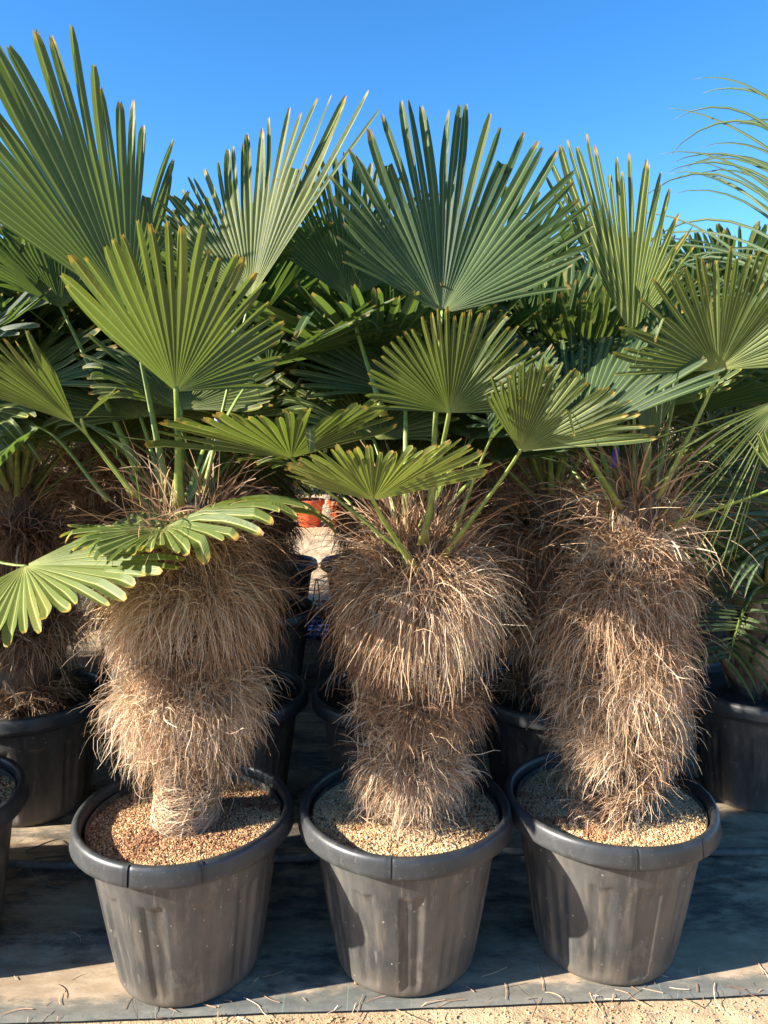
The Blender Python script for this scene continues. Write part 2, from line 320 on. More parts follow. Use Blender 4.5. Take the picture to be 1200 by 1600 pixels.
def grains(n, R, zf, seed, size=(0.0020, 0.0044), hole=0.09):
    r_ = np.random.default_rng(seed)
    rad = R*np.sqrt(r_.random(n)*(1-(hole/R)**2) + (hole/R)**2); th = r_.random(n)*2*np.pi
    c = np.stack([rad*np.cos(th), rad*np.sin(th), np.zeros(n)], -1)
    c[:, 2] = zf(c[:, 0], c[:, 1])
    o = np.array([[1, 0, 0], [-1, 0, 0], [0, 1, 0], [0, -1, 0], [0, 0, 1], [0, 0, -1]], float)
    s = r_.uniform(*size, n)[:, None, None]*r_.uniform(0.65, 1.25, (n, 6, 1))
    q = unit(r_.normal(size=(n, 4))); w, x, y, z = q.T
    Rm = np.stack([1-2*(y*y+z*z), 2*(x*y-z*w), 2*(x*z+y*w), 2*(x*y+z*w), 1-2*(x*x+z*z), 2*(y*z-x*w), 2*(x*z-y*w), 2*(y*z+x*w), 1-2*(x*x+y*y)], -1).reshape(n, 3, 3)
    v = c[:, None] + np.einsum('nij,kj->nki', Rm, o)*s
    v[:, :, 2] += s[:, :, 0].mean(1)[:, None]*0.3
    tri = np.array([[0, 2, 4], [2, 1, 4], [1, 3, 4], [3, 0, 4], [2, 0, 5], [1, 2, 5], [3, 1, 5], [0, 3, 5]])
    f = (np.arange(n)[:, None, None]*6 + tri[None]).reshape(-1, 3)
    tone = np.clip((0.44 if seed == 1 else 0.55) + 0.22*r_.normal(size=n) + 0.35*vnoise(c[:, 0]*9+seed, c[:, 1]*9, seed), 0, 1)
    red = vnoise(c[:, 0]*14+seed*3, c[:, 1]*14, seed+4) > 0.28; tone[red] *= 0.45
    return v.reshape(-1, 3), f, np.repeat(np.stack([tone]*3, -1), 6, 0)
def soil_mesh(R, zf, mat):
    th = np.linspace(0, 2*np.pi, 64, endpoint=False); rr = np.linspace(0.02, R, 16)
    v = np.concatenate([np.stack([r*np.cos(th), r*np.sin(th), 0*th], -1) for r in rr]); v[:, 2] = zf(v[:, 0], v[:, 1])
    i = np.arange(64); j = (i+1) % 64; f = [np.concatenate([np.stack([k*64+i, k*64+j, (k+1)*64+j, (k+1)*64+i], -1) for k in range(15)]), i[None]]
    return mesh_np('soil', v, f, smooth=True, mat=mat)
RIM0 = {}
def pot(loc, seed, label, group, gravel_label=None, n_grains=0, seams=(-1.75, -1.05), name='plant_pot', scale=1.0, turn=0.0):
    r = empty(name, (loc[0], loc[1], 0.012)); r.scale = (scale,)*3; r.rotation_euler = (0, 0, turn); tag(r, label, 'plant pot', group)
    if n_grains:
        link('pot_body', pot_body_mesh(seed, M['pot']), r); link('pot_rim', pot_rim_mesh(seed, seams, M['rim']), r)
    else:
        if 'b' not in RIM0: RIM0['b'] = pot_body_mesh(1, M['pot']); RIM0['r'] = pot_rim_mesh(1, (0.3,), M['rim'])
        link('pot_body', RIM0['b'], r); link('pot_rim', RIM0['r'], r)
    if n_grains:
        for a_ in seams:
            pr_ = [(RIM_R+0.0006, 0.3725), (RIM_R+0.0008, 0.381), (RIM_R-0.0022, 0.400), (RIM_R-0.0038, 0.410), (RIM_R-0.0070, 0.4170), (RIM_R-0.0130, 0.4206)]; sv = []
            for rr2, zz2 in pr_:
                for da in (-0.0026, 0.0026): sv.append((rr2*math.cos(a_+da), rr2*math.sin(a_+da), zz2+0.0006))
            for rr2, zz2 in pr_:
                for da in (-0.0026, 0.0026): sv.append(((rr2-0.005)*math.cos(a_+da), (rr2-0.005)*math.sin(a_+da), zz2-0.004))
            fq = [[2*q, 2*q+1, 2*q+3, 2*q+2] for q in range(5)] + [[2*q, 2*q+2, 12+2*q+2, 12+2*q] for q in range(5)] + [[2*q+1, 12+2*q+1, 12+2*q+3, 2*q+3] for q in range(5)]
            link('rim_seam', mesh_np('rim_seam', np.array(sv), np.array(fq), mat=M['seam']), r)
    zf = lambda x, y: 0.378 + 0.016*np.exp(-(x*x+y*y)/0.02) + 0.012*vnoise(x*9+seed, y*9, seed) + 0.005*vnoise(x*30, y*30+seed, seed+2)
    if n_grains:
        link('soil', soil_mesh(0.243, zf, M['soil']), r)
        v, f, c = grains(n_grains, 0.241, zf, seed); v = v*scale; gm = link('gravel_topping', mesh_np('gravel_topping', v, f, col=c, mat=M['grain']))
        gm.location = r.location; gm.rotation_euler = r.rotation_euler
        tag(gm, gravel_label, 'gravel', kind='stuff')
    else:
        if 's' not in RIM0: RIM0['s'] = soil_mesh(0.243, zf, M['soil_dark'])
        link('soil', RIM0['s'], r)
    return r
POTS = [(-0.508, 1.842), (0.055, 1.873), (0.594, 1.910)]

# ------------------------------------------------------------------ fan leaves
def blade(L, n, spanL, spanR, seed, split=0.55, lenL=0.75, lenR=0.75, fold=0.55, cup=0.25, droop=0.05, gdown=(0, 0, -1), twist=0.36, wmul=1.0, broken=0.06, jit=0.035, wave=0.04, tipw=0.36, lexp=1.7):
    """palmate blade: hub at the origin, middle segment along +y, upper face +z; every segment is a V-folded strip, joined up to `split`"""
    r_ = np.random.default_rng(seed); sL, sR = math.radians(spanL), math.radians(spanR)
    edge = np.linspace(-sL, sR, n+1); edge[1:-1] += r_.normal(0, 0.10, n-1)*(sL+sR)/n
    ph = 0.5*(edge[:-1]+edge[1:]); hw = 0.5*np.diff(edge)
    t = np.where(ph < 0, -ph/max(sL, 1e-3), ph/max(sR, 1e-3)); end = np.where(ph < 0, lenL, lenR)
    Ls = L*(1-(1-end)*(t**lexp))*(1+r_.normal(0, jit, n))
    sp = np.clip(split*(1+r_.normal(0, 0.10, n)), 0.2, 0.9)*np.where(r_.random(n) < 0.5, 0.93, 1.06)
    ef = lambda a: cup*np.sin(np.clip(np.abs(a), 0, math.pi/2))**2 + wave*np.sin(a*5+seed) + 0.4*wave*np.sin(a*13+seed*2)
    e = ef(ph); st = np.concatenate([[0.025, 0.12, 0.28], [0.40], np.linspace(0, 1, 8)])      # the last 8 run from split to tip
    k = len(st); rr = np.zeros((n, k))
    rr[:, :4] = st[:4][None]*np.minimum(1, sp[:, None]/0.42)
    rr[:, 4:] = sp[:, None] + (1-sp[:, None])*st[4:][None]
    R = rr*Ls[:, None]
    q = np.clip((rr-sp[:, None])/(1-sp[:, None]), 0, 1)
    wj = np.minimum(R, (sp*Ls)[:, None])*np.tan(hw)[:, None]                    # half width while joined
    w = wj*(1+0.20*np.sqrt(q)-0.12*q-0.34*q**7)*np.where(q >= 0.999, tipw/0.62, 1.0)*np.where(q > 0, wmul, 1.0)
    fo = fold*(1+0.15*q) + r_.normal(0, 0.05, n)[:, None]*q
    lat = w*np.cos(fo)/np.cos(fold); nor = w*math.tan(fold)*0.75*(np.sin(fo)/math.sin(fold))
    z0 = np.array([0, 0, 1.0])
    def axes(a):
        d0 = np.stack([np.sin(a), np.cos(a), 0*a], -1); ce, se = np.cos(ef(a))[:, None], np.sin(ef(a))[:, None]
        return d0*ce + z0*se, np.stack([np.cos(a), -np.sin(a), 0*a], -1), z0*ce - d0*se
    d, s0, nn = axes(ph)
    tw = (r_.normal(0, twist, n)[:, None]*q); ct, s_ = np.cos(tw)[..., None], np.sin(tw)[..., None]
    S = s0[:, None]*ct + nn[:, None]*s_; Nn = nn[:, None]*ct - s0[:, None]*s_
    g = np.asarray(gdown, float); sag = lambda r: g*(L*droop*(r/L)**2.3)[..., None]
    c = R[..., None]*d[:, None]
    own = S*lat[..., None]; ridge = Nn*(nor*0.5)[..., None]; sides = []
    for sgn, a in ((-1, edge[:-1]), (1, edge[1:])):
        de, _, ne = axes(a); rad = R/np.cos(hw)[:, None]
        joint = rad[..., None]*de[:, None] + ne[:, None]*(nor*0.5)[..., None]    # lies on the ray both neighbours share
        free = c + sgn*own + ridge; fix = (joint[:, 4]-free[:, 4])[:, None]*((1-q)**2)[..., None]
        sides.append(np.where((q > 0)[..., None], free+fix, joint))
    mid = c - Nn*(nor*0.5)[..., None]
    loose = g*(L*droop*0.6*r_.normal(0, 1, n)[:, None]*q**1.5)[..., None] + s0[:, None]*(L*0.02*r_.normal(0, 1, n)[:, None]*q**1.6)[..., None] + nn[:, None]*(L*0.02*r_.normal(0, 1, n)[:, None]*q**1.3)[..., None]
    br = r_.random(n) < broken; bt = r_.uniform(0.62, 0.9, n)
    over = np.where(br[:, None], np.clip(rr-bt[:, None], 0, 1), 0)*Ls[:, None]
    loose = loose - d[:, None]*over[..., None]*0.75 + g*over[..., None]*0.75 + sag(R)
    left, right = sides[0]+loose, sides[1]+loose; mid = mid+loose
    mid[:, -1] -= (d*(Ls*0.012)[:, None])                                        # notched tips
    V = np.stack([left, mid, right], 2).reshape(-1, 3)
    vv = np.broadcast_to(rr[:, :, None], (n, k, 3)); uu = np.broadcast_to(np.array([0, 0.5, 1.0]), (n, k, 3))
    uv = np.stack([uu, vv], -1).reshape(-1, 2)
    idx = np.arange(n*k*3).reshape(n, k, 3)
    f = np.concatenate([np.stack([idx[:, :-1, a], idx[:, :-1, a+1], idx[:, 1:, a+1], idx[:, 1:, a]], -1).reshape(-1, 4) for a in (0, 1)])
    tone = np.where(r_.random(n) < 0.07, r_.uniform(0.8, 1.0, n), np.clip(r_.normal(0.35, 0.16, n), 0, 0.7))
    return V, f, uv, np.repeat(np.stack([tone, r_.random(n), r_.random(n)], -1), k*3, 0)
def frame(A, N):
    A = unit(A); N = unit(np.asarray(N) - A*np.dot(N, A)); return np.stack([np.cross(A, N), A, N], 0)     # rows: side, axis, normal
def petiole_arr(p0, p1, d1, r0=0.011, r1=0.0055, m=12, sag=0.0):
    p0, p1, d1 = map(lambda q: np.asarray(q, float), (p0, p1, d1)); Lp = np.linalg.norm(p1-p0)
    t = np.linspace(0, 1, m)[:, None]; c1 = p0 + (p1-p0)*0.4 + np.array([0, 0, -sag*Lp]); c2 = p1 - unit(d1)*Lp*0.25
    pts = (1-t)**3*p0 + 3*(1-t)**2*t*c1 + 3*(1-t)*t*t*c2 + t**3*p1
    pts = np.vstack([pts, p1+unit(d1)*0.012])
    tt = np.linspace(0, 1, m); return tube(pts, np.append(r1 + (r0-r1)*(1-tt)**1.3 + 0.006*np.exp(-tt*9), r1*0.7), 8, 0.5)

def hero(parent, hub, A, N, base, L, n=36, spanL=95, spanR=95, seed=1, mat='leaf', pr=(0.0105, 0.0055), sag=0.0, pdir=None, **kw):
    """a leaf built for one spot: hub point, axis and upper-side normal in the world, petiole from `base`"""
    o3 = np.array(parent.location); Fm = frame(A, N); gd = Fm @ np.array([0, 0, -1.0])
    V, f, uv, sc_ = blade(L, n, spanL, spanR, seed, gdown=gd, **kw)
    W = V @ Fm + np.asarray(hub) - o3
    lf = link('leaf', mesh_np('leaf', W, f, uv=uv, col=sc_, mat=M[mat]), parent)
    if base is not None:
        d1 = unit(np.asarray(hub)-np.asarray(base))*0.75 + Fm[1]*0.4 if pdir is None else pdir
        v, fp, up = petiole_arr(np.asarray(base)-o3, np.asarray(hub)-o3, d1, pr[0], pr[1], sag=sag)
        link('petiole', mesh_np('petiole', v, fp, uv=up, smooth=True, mat=M['petiole']), lf)
    return lf
def hero_px(parent, hub, Y, apex, dY, base, Yb, twist=0.0, **kw):
    """the same from photo pixels: hub pixel at distance Y, apex pixel at Y+dY, petiole base pixel at Yb"""
    H = P(*hub, Y); Ap = P(*apex, Y+dY); A = Ap-H; L = np.linalg.norm(A); A = A/L
    N0 = unit(np.array([0, 0, CAM_H])-H); N0 = unit(N0-A*np.dot(N0, A)); S0 = np.cross(A, N0)
    t = math.radians(twist); N = N0*math.cos(t) + S0*math.sin(t)
    return hero(parent, H, A, N, None if base is None else P(*base, Yb), L, **kw)

# shared leaves for the crowns that are not traced one by one
GEN = []
def make_generic():
    for s in range(12):
        Lp = [0.42, 0.5, 0.36, 0.55, 0.46, 0.32][s % 6]; Lb = [0.44, 0.5, 0.40, 0.54, 0.47, 0.38][s % 6]; bend = math.radians([18, 30, 10, 38, 24, 14][s % 6])
        Fm = frame((0, math.cos(bend), -math.sin(bend)), (0, math.sin(bend), math.cos(bend))); gd = Fm @ np.array([0, -0.35, -0.9])
        V, f, uv, sc_ = blade(Lb, 38, 105, 105, 100+s, split=0.5+0.08*(s % 3), lenL=0.7, lenR=0.7, cup=0.30+0.15*(s % 2), droop=0.06+0.05*(s % 3), gdown=gd, twist=0.35, broken=0.08)
        hub = np.array([0, Lp, 0.0]); mats = ['leaf_blue', 'leaf_blue', 'leaf']; mt = M[mats[s % 3]]
        bm_ = mesh_np('leaf_blade', V @ Fm + hub, f, uv=uv, col=sc_, mat=mt)
        v, fp, up = petiole_arr((0, 0, -0.0), hub, Fm[1], 0.011, 0.0055, sag=-0.04)
        GEN.append((bm_, mesh_np('leaf_petiole', v, fp, uv=up, smooth=True, mat=M['petiole'])))
make_generic()
def generic_leaf(parent, loc, az, el, roll, scale, k):
    bm_, pm_ = GEN[k % len(GEN)]
    o = link('leaf', bm_, parent); o.matrix_local = Matrix.Translation(loc) @ Matrix.Rotation(az, 4, 'Z') @ Matrix.Rotation(el, 4, 'X') @ Matrix.Rotation(roll, 4, 'Y') @ Matrix.Scale(scale, 4)
    link('petiole', pm_, o); return o
def crown(parent, z, n, seed, el=(25, 86), scale=(0.85, 1.1), avoid=None, r=0.035):
    r_ = np.random.default_rng(seed); a0 = r_.random()*6.28
    for i in range(n):
        t = i/max(n-1, 1); az = a0 + i*2.39996 + r_.normal(0, 0.12); e = math.radians(el[0] + (el[1]-el[0])*t**0.9 + r_.normal(0, 4))
        if avoid and avoid(az, e): continue
        out = np.array([-math.sin(az), math.cos(az), 0])*r*(1-0.5*t)
        generic_leaf(parent, Vector((out[0], out[1], z-0.05+0.07*t)), az, e, r_.normal(0, 0.2), r_.uniform(*scale), int(r_.integers(0, 12)))

# ------------------------------------------------------------------ hairy trunks
def hair_mesh(n, tiers, rt, seed, centre, width=(0.00045, 0.0011), k=9, extra=None):
    """tiers: (weight, z0, z1, out, up, length0, length1, tone, tufts, wild); rt(z) trunk radius; centre(z) -> x,y.
    Each tier is a ring of tufts: strands leave a tuft's root, fan out, bend over and fall. tufts = 0 wraps strands round the stem."""
    r_ = np.random.default_rng(seed); wts = np.array([t[0] for t in tiers], float); cnt = (n*wts/wts.sum()).astype(int)
    allp, allw, allc = [], [], []
    for ti, ((_, z0, z1, out, up, l0, l1, tone, nt, wild), m) in enumerate(zip(tiers, cnt)):
        T = nt if nt > 0 else 24; cth = (np.arange(T)+r_.uniform(-0.38, 0.38, T))*2*np.pi/T + seed+ti; cz = r_.uniform(z0, z1, T)
        clen = r_.uniform(0.72, 1.2, T); ctone = r_.normal(0, 0.12, T); clean = r_.normal(0, 0.45, T); cout = r_.uniform(0.65, 1.3, T); cup_ = r_.uniform(0.4, 1.5, T)
        if nt > 0: cid = r_.choice(T, m, p=unit(r_.uniform(0.5, 1.5, T))**2)
        else: cid = r_.integers(0, T, m)
        th = cth[cid] + r_.normal(0, 0.20 if nt > 0 else 0.5, m); z = cz[cid] + r_.normal(0, 0.013 if nt > 0 else (z1-z0)*0.2, m)
        o = np.stack([np.cos(th), np.sin(th), 0*th], -1); ta = np.stack([-np.sin(th), np.cos(th), 0*th], -1)
        fan = clean[cid] + r_.normal(0, 0.55, m)                                   # sideways fan of a tuft
        d = unit(o*(out*cout[cid]*r_.uniform(0.4, 1.3, m))[:, None] + np.array([0, 0, 1.0])*(up*cup_[cid]*r_.uniform(0.2, 1.6, m))[:, None] + ta*fan[:, None]*(1.0 if nt > 0 else 2.2) + wild*r_.normal(0, 1, (m, 3)))
        ln = r_.uniform(l0, l1, m)*clen[cid]; step = ln/(k-1); rr = rt(z)*r_.uniform(0.75, 1.0, m) + (0.04 if nt < 0 else 0)
        cxy = centre(z); p = np.stack([cxy[0]+rr*np.cos(th), cxy[1]+rr*np.sin(th), z], -1); pts = [p]
        stiff = r_.uniform(3.0, 15.0, m)*(0.5 if nt <= 0 else 1.0); lay = np.abs(r_.normal(0, 0.022 if nt > 0 else 0.006, m))+0.002 + (r_.uniform(0.03, 0.062, m) if nt < 0 else 0); curl = r_.normal(0, 1, (m, 3)); curl2 = r_.normal(0, 1, (m, 3)); cw = r_.uniform(0.6, 1.5, m)[:, None]
        for s in range(k-1):
            d = unit(d + np.array([0, 0, -1.0])*(stiff*step)[:, None]*(0.7+1.5*s/(k-1)) + (curl*np.cos(s*cw)+curl2*np.sin(s*cw))*(0.10+0.22*wild))
            p = p + d*step[:, None]
            c = centre(p[:, 2]); q = p[:, :2] - np.stack(c, -1); rad = np.linalg.norm(q, axis=1); mn = rt(p[:, 2]) + lay
            push = np.where((rad < mn) | (nt <= 0), mn/np.maximum(rad, 1e-4), 1.0); p = p.copy(); p[:, :2] = np.stack(c, -1) + q*push[:, None]
            pts.append(p)
        allp.append(np.stack(pts, 1)); allw.append(r_.uniform(*width, m)*np.where(r_.random(m) < 0.05, 2.0, 1.0))
        allc.append(np.clip(tone + ctone[cid] + r_.normal(0, 0.24, m), 0.02, 1))
    Pp = np.concatenate(allp); w = np.concatenate(allw); c = np.concatenate(allc)
    if extra is not None:
        for ep, ew, ec in extra:
            Pp = np.concatenate([Pp, ep]); w = np.concatenate([w, ew]); c = np.concatenate([c, ec])
    n, k = Pp.shape[:2]; t = unit(np.gradient(Pp, axis=1)); sd_ = unit(np.cross(t, unit(r_.normal(0, 1, (n, 1, 3)))))
    tp = (1-0.75*np.linspace(0, 1, k)**2)[None, :, None]
    V = np.stack([Pp - sd_*w[:, None, None]*tp, Pp + sd_*w[:, None, None]*tp], 2).reshape(-1, 3)
    idx = np.arange(n*k*2).reshape(n, k, 2); f = np.stack([idx[:, :-1, 0], idx[:, :-1, 1], idx[:, 1:, 1], idx[:, 1:, 0]], -1).reshape(-1, 4)
    cc = np.repeat(c, k*2)*np.tile(np.repeat(0.85+0.3*np.linspace(0, 1, k), 2), n)
    return mesh_np('fibre', V, f, col=np.stack([np.clip(cc, 0, 1)]*3, -1), mat=M['fibre'])
def sprays(n, z0, z1, r0, centre, seed, l=(0.12, 0.3), el=(10, 80), w=(0.0006, 0.0016), tone=0.5, k=9, grav=2.2, az=None):
    """stiff dead fibres that stand up and out of the crown"""
    r_ = np.random.default_rng(seed); th = r_.random(n)*2*np.pi if az is None else r_.normal(az[0], az[1], n); z = r_.uniform(z0, z1, n); e = np.radians(r_.uniform(*el, n))
    d = np.stack([np.cos(th)*np.cos(e), np.sin(th)*np.cos(e), np.sin(e)], -1); d = unit(d+0.25*r_.normal(0, 1, (n, 3)))
    c = centre(z); p = np.stack([c[0]+r0*np.cos(th), c[1]+r0*np.sin(th), z], -1); step = r_.uniform(*l, n)/(k-1); pts = [p]; g = grav*r_.uniform(0.2, 1.8, n); cu = r_.normal(0, 0.07, (n, 3))
    for s in range(k-1):
        d = unit(d + np.array([0, 0, -1.0])*(g*step)[:, None]*(1+2*s/(k-1)) + cu); p = p+d*step[:, None]; pts.append(p)
    return np.stack(pts, 1), r_.uniform(*w, n), np.clip(tone+r_.normal(0, 0.2, n), 0, 1)
def trunk_mesh(rt, z0, z1, centre):
    zs = np.linspace(z0, z1, 26); th = np.linspace(0, 2*np.pi, 28, endpoint=False); rows = []
    for z in zs:
        c = centre(np.array([z])); rr = rt(np.array([z]))[0]*0.93*(1+0.10*vnoise(th*3, 0*th+z*22, 3))
        rows.append(np.stack([c[0][0]+rr*np.cos(th), c[1][0]+rr*np.sin(th), np.full(28, z)], -1))
    v = np.concatenate(rows); i = np.arange(28); j = (i+1) % 28
    f = [np.concatenate([np.stack([k*28+i, k*28+j, (k+1)*28+j, (k+1)*28+i], -1) for k in range(25)]), (25*28+i)[None]]
    return mesh_np('trunk', v, f, smooth=True, mat=M['trunk'])

# ------------------------------------------------------------------ the three front palms and the one on the left
SOILZ = 0.39
def front_palm(xy, lean, prof, tiers, seed, label, nh=9000, sprayset=None):
    o = empty('fan_palm', (xy[0], xy[1], SOILZ)); tag(o, label, 'palm', 'hairy fan palms in the front row')
    zs, rs = np.array(prof).T
    rt = lambda z: np.interp(z, zs, rs)
    centre = lambda z: (lean[0]*z + lean[2]*np.sin(z*9), lean[1]*z)
    link('trunk', trunk_mesh(rt, -0.04, zs[-1], centre), o)
    ex = [sprays(*a[0], centre=centre, **a[1]) for a in (sprayset or [])]
    tag(link('fibre_skirt', hair_mesh(nh, tiers, rt, seed, centre, extra=ex), o), kind='stuff')
    return o, rt, centre
# palm one: hanging skirts with a pale matted foot
T1 = [(2.0, 0.0, 0.12, 0.06, 0.1, 0.06, 0.14, 0.80, 0, 0.3), (1.8, 0.20, 0.26, 0.45, 0.2, 0.07, 0.13, 0.58, 10, 0.5), (3.2, 0.30, 0.37, 0.6, 0.5, 0.10, 0.19, 0.70, 9, 0.8), (1.8, 0.44, 0.50, 0.55, 0.3, 0.09, 0.16, 0.40, 9, 0.4), (3.2, 0.54, 0.62, 0.6, 0.5, 0.12, 0.25, 0.50, 8, 0.4), (1.2, 0.66, 0.76, 0.5, 0.6, 0.09, 0.18, 0.38, 9, 0.5), (1.3, 0.22, 0.60, 0.0, 0.3, 0.07, 0.20, 0.62, -1, 1.0)]
PR1 = [(-0.05, 0.085), (0.0, 0.08), (0.05, 0.072), (0.10, 0.07), (0.2, 0.08), (0.33, 0.088), (0.38, 0.08), (0.48, 0.085), (0.58, 0.088), (0.66, 0.075), (0.75, 0.07), (0.82, 0.05)]
p1, rt1, c1 = front_palm(POTS[0], (0.035, 0.0, 0.008), PR1, T1, 21, 'front-row fan palm with its lowest leaf split into two lobes over a rusty hanging skirt', 17000,
    [((300, 0.62, 0.80, 0.06), dict(seed=1, tone=0.42)), ((70, 0.72, 0.8, 0.06), dict(seed=2, l=(0.12, 0.26), el=(40, 85), w=(0.001, 0.003), tone=0.45))])
T2 = [(1.3, -0.01, 0.10, 0.35, 0.6, 0.05, 0.12, 0.66, 14, 0.7), (1.6, 0.13, 0.18, 0.65, 0.3, 0.08, 0.16, 0.58, 9, 0.45), (2.4, 0.28, 0.33, 0.65, 0.7, 0.09, 0.17, 0.44, 8, 0.6), (0.7, 0.38, 0.44, 0.4, 0.2, 0.06, 0.12, 0.34, 10, 0.4), (4.0, 0.54, 0.60, 0.85, 1.0, 0.13, 0.25, 0.54, 7, 0.45), (0.9, 0.62, 0.70, 0.7, 0.9, 0.10, 0.20, 0.36, 9, 0.4), (1.3, 0.16, 0.56, 0.0, 0.3, 0.07, 0.20, 0.60, -1, 1.0)]
PR2 = [(-0.05, 0.068), (0.0, 0.065), (0.08, 0.065), (0.18, 0.072), (0.28, 0.078), (0.34, 0.072), (0.44, 0.085), (0.56, 0.09), (0.64, 0.07), (0.74, 0.05)]
p2, rt2, c2 = front_palm(POTS[1], (0.045, 0.0, 0.006), PR2, T2, 22, 'front-row fan palm with a spray of stiff brown fibres above its shaggy trunk', 16000,
    [((420, 0.56, 0.74, 0.06), dict(seed=3, tone=0.40, l=(0.15, 0.34), el=(5, 80))), ((160, 0.66, 0.74, 0.05), dict(seed=4, l=(0.12, 0.26), el=(55, 88), w=(0.0008, 0.0022), tone=0.38, grav=0.8)),
     ((70, 0.58, 0.68, 0.07), dict(seed=14, l=(0.16, 0.28), el=(0, 30), az=(3.5, 0.5), tone=0.5, grav=3.0))])
T3 = [(1.2, -0.01, 0.14, 0.15, 0.2, 0.06, 0.14, 0.58, 14, 0.3), (2.0, 0.20, 0.27, 0.6, 0.3, 0.08, 0.15, 0.62, 10, 0.55), (3.0, 0.32, 0.38, 0.65, 0.5, 0.10, 0.20, 0.70, 9, 0.7), (2.2, 0.45, 0.52, 0.5, 0.35, 0.11, 0.21, 0.44, 9, 0.4), (1.8, 0.57, 0.63, 0.5, 0.5, 0.10, 0.20, 0.46, 9, 0.4), (1.1, 0.66, 0.76, 0.4, 0.4, 0.05, 0.12, 0.74, 12, 0.5), (1.3, 0.20, 0.60, 0.0, 0.3, 0.07, 0.20, 0.62, -1, 1.0)]
PR3 = [(-0.05, 0.08), (0.0, 0.08), (0.08, 0.075), (0.16, 0.085), (0.3, 0.088), (0.45, 0.078), (0.58, 0.065), (0.66, 0.055), (0.72, 0.055), (0.78, 0.06), (0.84, 0.04)]
p3, rt3, c3 = front_palm(POTS[2], (0.045, 0.0, 0.01), PR3, T3, 23, 'front-row fan palm with a pinched neck under a ring of dry curled leaf bases', 16000,
    [((260, 0.68, 0.82, 0.06), dict(seed=5, tone=0.45)), ((100, 0.70, 0.84, 0.06), dict(seed=6, l=(0.10, 0.20), el=(0, 75), w=(0.0010, 0.0036), tone=0.55, grav=6.0)), ((60, 0.76, 0.86, 0.04), dict(seed=16, l=(0.14, 0.24), el=(60, 88), w=(0.001, 0.004), tone=0.35, grav=0.6))])

P0XY = (-1.23, 1.89)
p0, rt0, c0 = front_palm(P0XY, (0.0, 0.0, 0.006), PR1, T1, 24, 'front-row fan palm at the end of the row whose low bright leaf reaches across', 5000)

# traced leaves. palm one
B1 = (272, 800)
hero_px(p1, (275, 612), 1.70, (232, 348), -0.13, (280, 792), 1.78, n=28, spanL=40, spanR=96, lenL=0.98, lenR=0.60, seed=31, split=0.62, twist=22, cup=0.25, droop=0.02)
hero_px(p1, (202, 484), 1.90, (25, 36), -0.04, (262, 770), 1.85, n=26, spanL=42, spanR=48, lenL=0.85, lenR=0.46, lexp=0.9, seed=32, split=0.62, twist=18, cup=0.3, droop=0.0, mat='leaf')
hero_px(p1, (392, 466), 1.88, (535, 155), 0.06, (318, 770), 1.86, n=30, spanL=88, spanR=14, lenL=0.50, lenR=1.0, lexp=0.9, seed=33, split=0.55, twist=-42, cup=0.35, droop=0.0, mat='leaf')
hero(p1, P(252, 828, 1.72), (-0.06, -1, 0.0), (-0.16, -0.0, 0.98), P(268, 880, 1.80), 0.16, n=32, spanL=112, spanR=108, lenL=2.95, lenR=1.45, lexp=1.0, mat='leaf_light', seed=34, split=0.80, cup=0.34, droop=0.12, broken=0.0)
hero(p1, P(118, 662, 1.72), (-0.80, -0.40, 0.45), (0.15, 0.35, 0.9), P(215, 778, 1.80), 0.30, n=26, spanL=55, spanR=60, lenL=0.8, lenR=0.8, seed=35, split=0.7, cup=0.5, droop=0.02)
hero(p1, P(128, 660, 1.71), (0.85, -0.3, -0.25), (0.1, -0.1, 0.95), P(208, 776, 1.80), 0.19, n=7, spanL=16, spanR=22, lenL=0.9, lenR=0.8, seed=36, split=0.3, cup=0.1, droop=0.35, pr=(0.006, 0.004), broken=0.2)
hero(p1, P(130, 655, 1.70), (0.75, -0.25, 0.62), (-0.3, -0.2, 0.9), None, 0.115, n=6, spanL=10, spanR=14, lenL=0.9, lenR=0.9, seed=37, split=0.75, cup=0.1, droop=0.05)
hero(p1, P(62, 668, 1.85), (-0.75, -0.2, -0.6), (-0.5, -0.5, 0.7), P(170, 782, 1.86), 0.27, n=26, spanL=70, spanR=75, seed=38, split=0.6, cup=0.4, droop=0.1, mat='leaf_blue')
hero_px(p1, (96, 482), 2.05, (15, 345), -0.02, (215, 735), 1.92, n=30, spanL=50, spanR=80, lenL=0.9, lenR=0.9, seed=39, split=0.65, twist=25, cup=0.55, mat='leaf_blue')
# palm two
hero_px(p2, (690, 490), 1.84, (722, 152), 0.10, (672, 815), 1.86, n=36, spanL=74, spanR=76, lenL=0.46, lenR=0.56, lexp=1.4, seed=41, split=0.55, twist=6, cup=0.30, droop=0.0, mat='leaf_blue')
hero_px(p2, (702, 645), 1.70, (728, 478), -0.10, (660, 850), 1.80, n=36, spanL=82, spanR=76, lenL=0.85, lenR=1.05, seed=42, split=0.62, twist=8, cup=0.35, droop=0.03)
hero_px(p2, (812, 706), 1.66, (862, 566), -0.10, (692, 872), 1.80, n=32, spanL=42, spanR=62, lenL=0.88, lenR=1.35, seed=43, split=0.70, twist=14, cup=0.35, droop=0.02, broken=0.03)
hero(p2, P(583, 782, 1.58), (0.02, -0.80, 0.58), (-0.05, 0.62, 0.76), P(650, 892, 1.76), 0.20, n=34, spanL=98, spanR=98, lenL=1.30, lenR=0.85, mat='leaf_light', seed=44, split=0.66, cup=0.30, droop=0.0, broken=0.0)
hero(p2, P(455, 716, 1.70), (0.04, -0.88, 0.42), (-0.12, 0.42, 0.88), P(640, 872, 1.80), 0.24, n=30, spanL=100, spanR=100, lenL=1.10, lenR=1.35, seed=45, split=0.72, cup=0.30, droop=0.02)
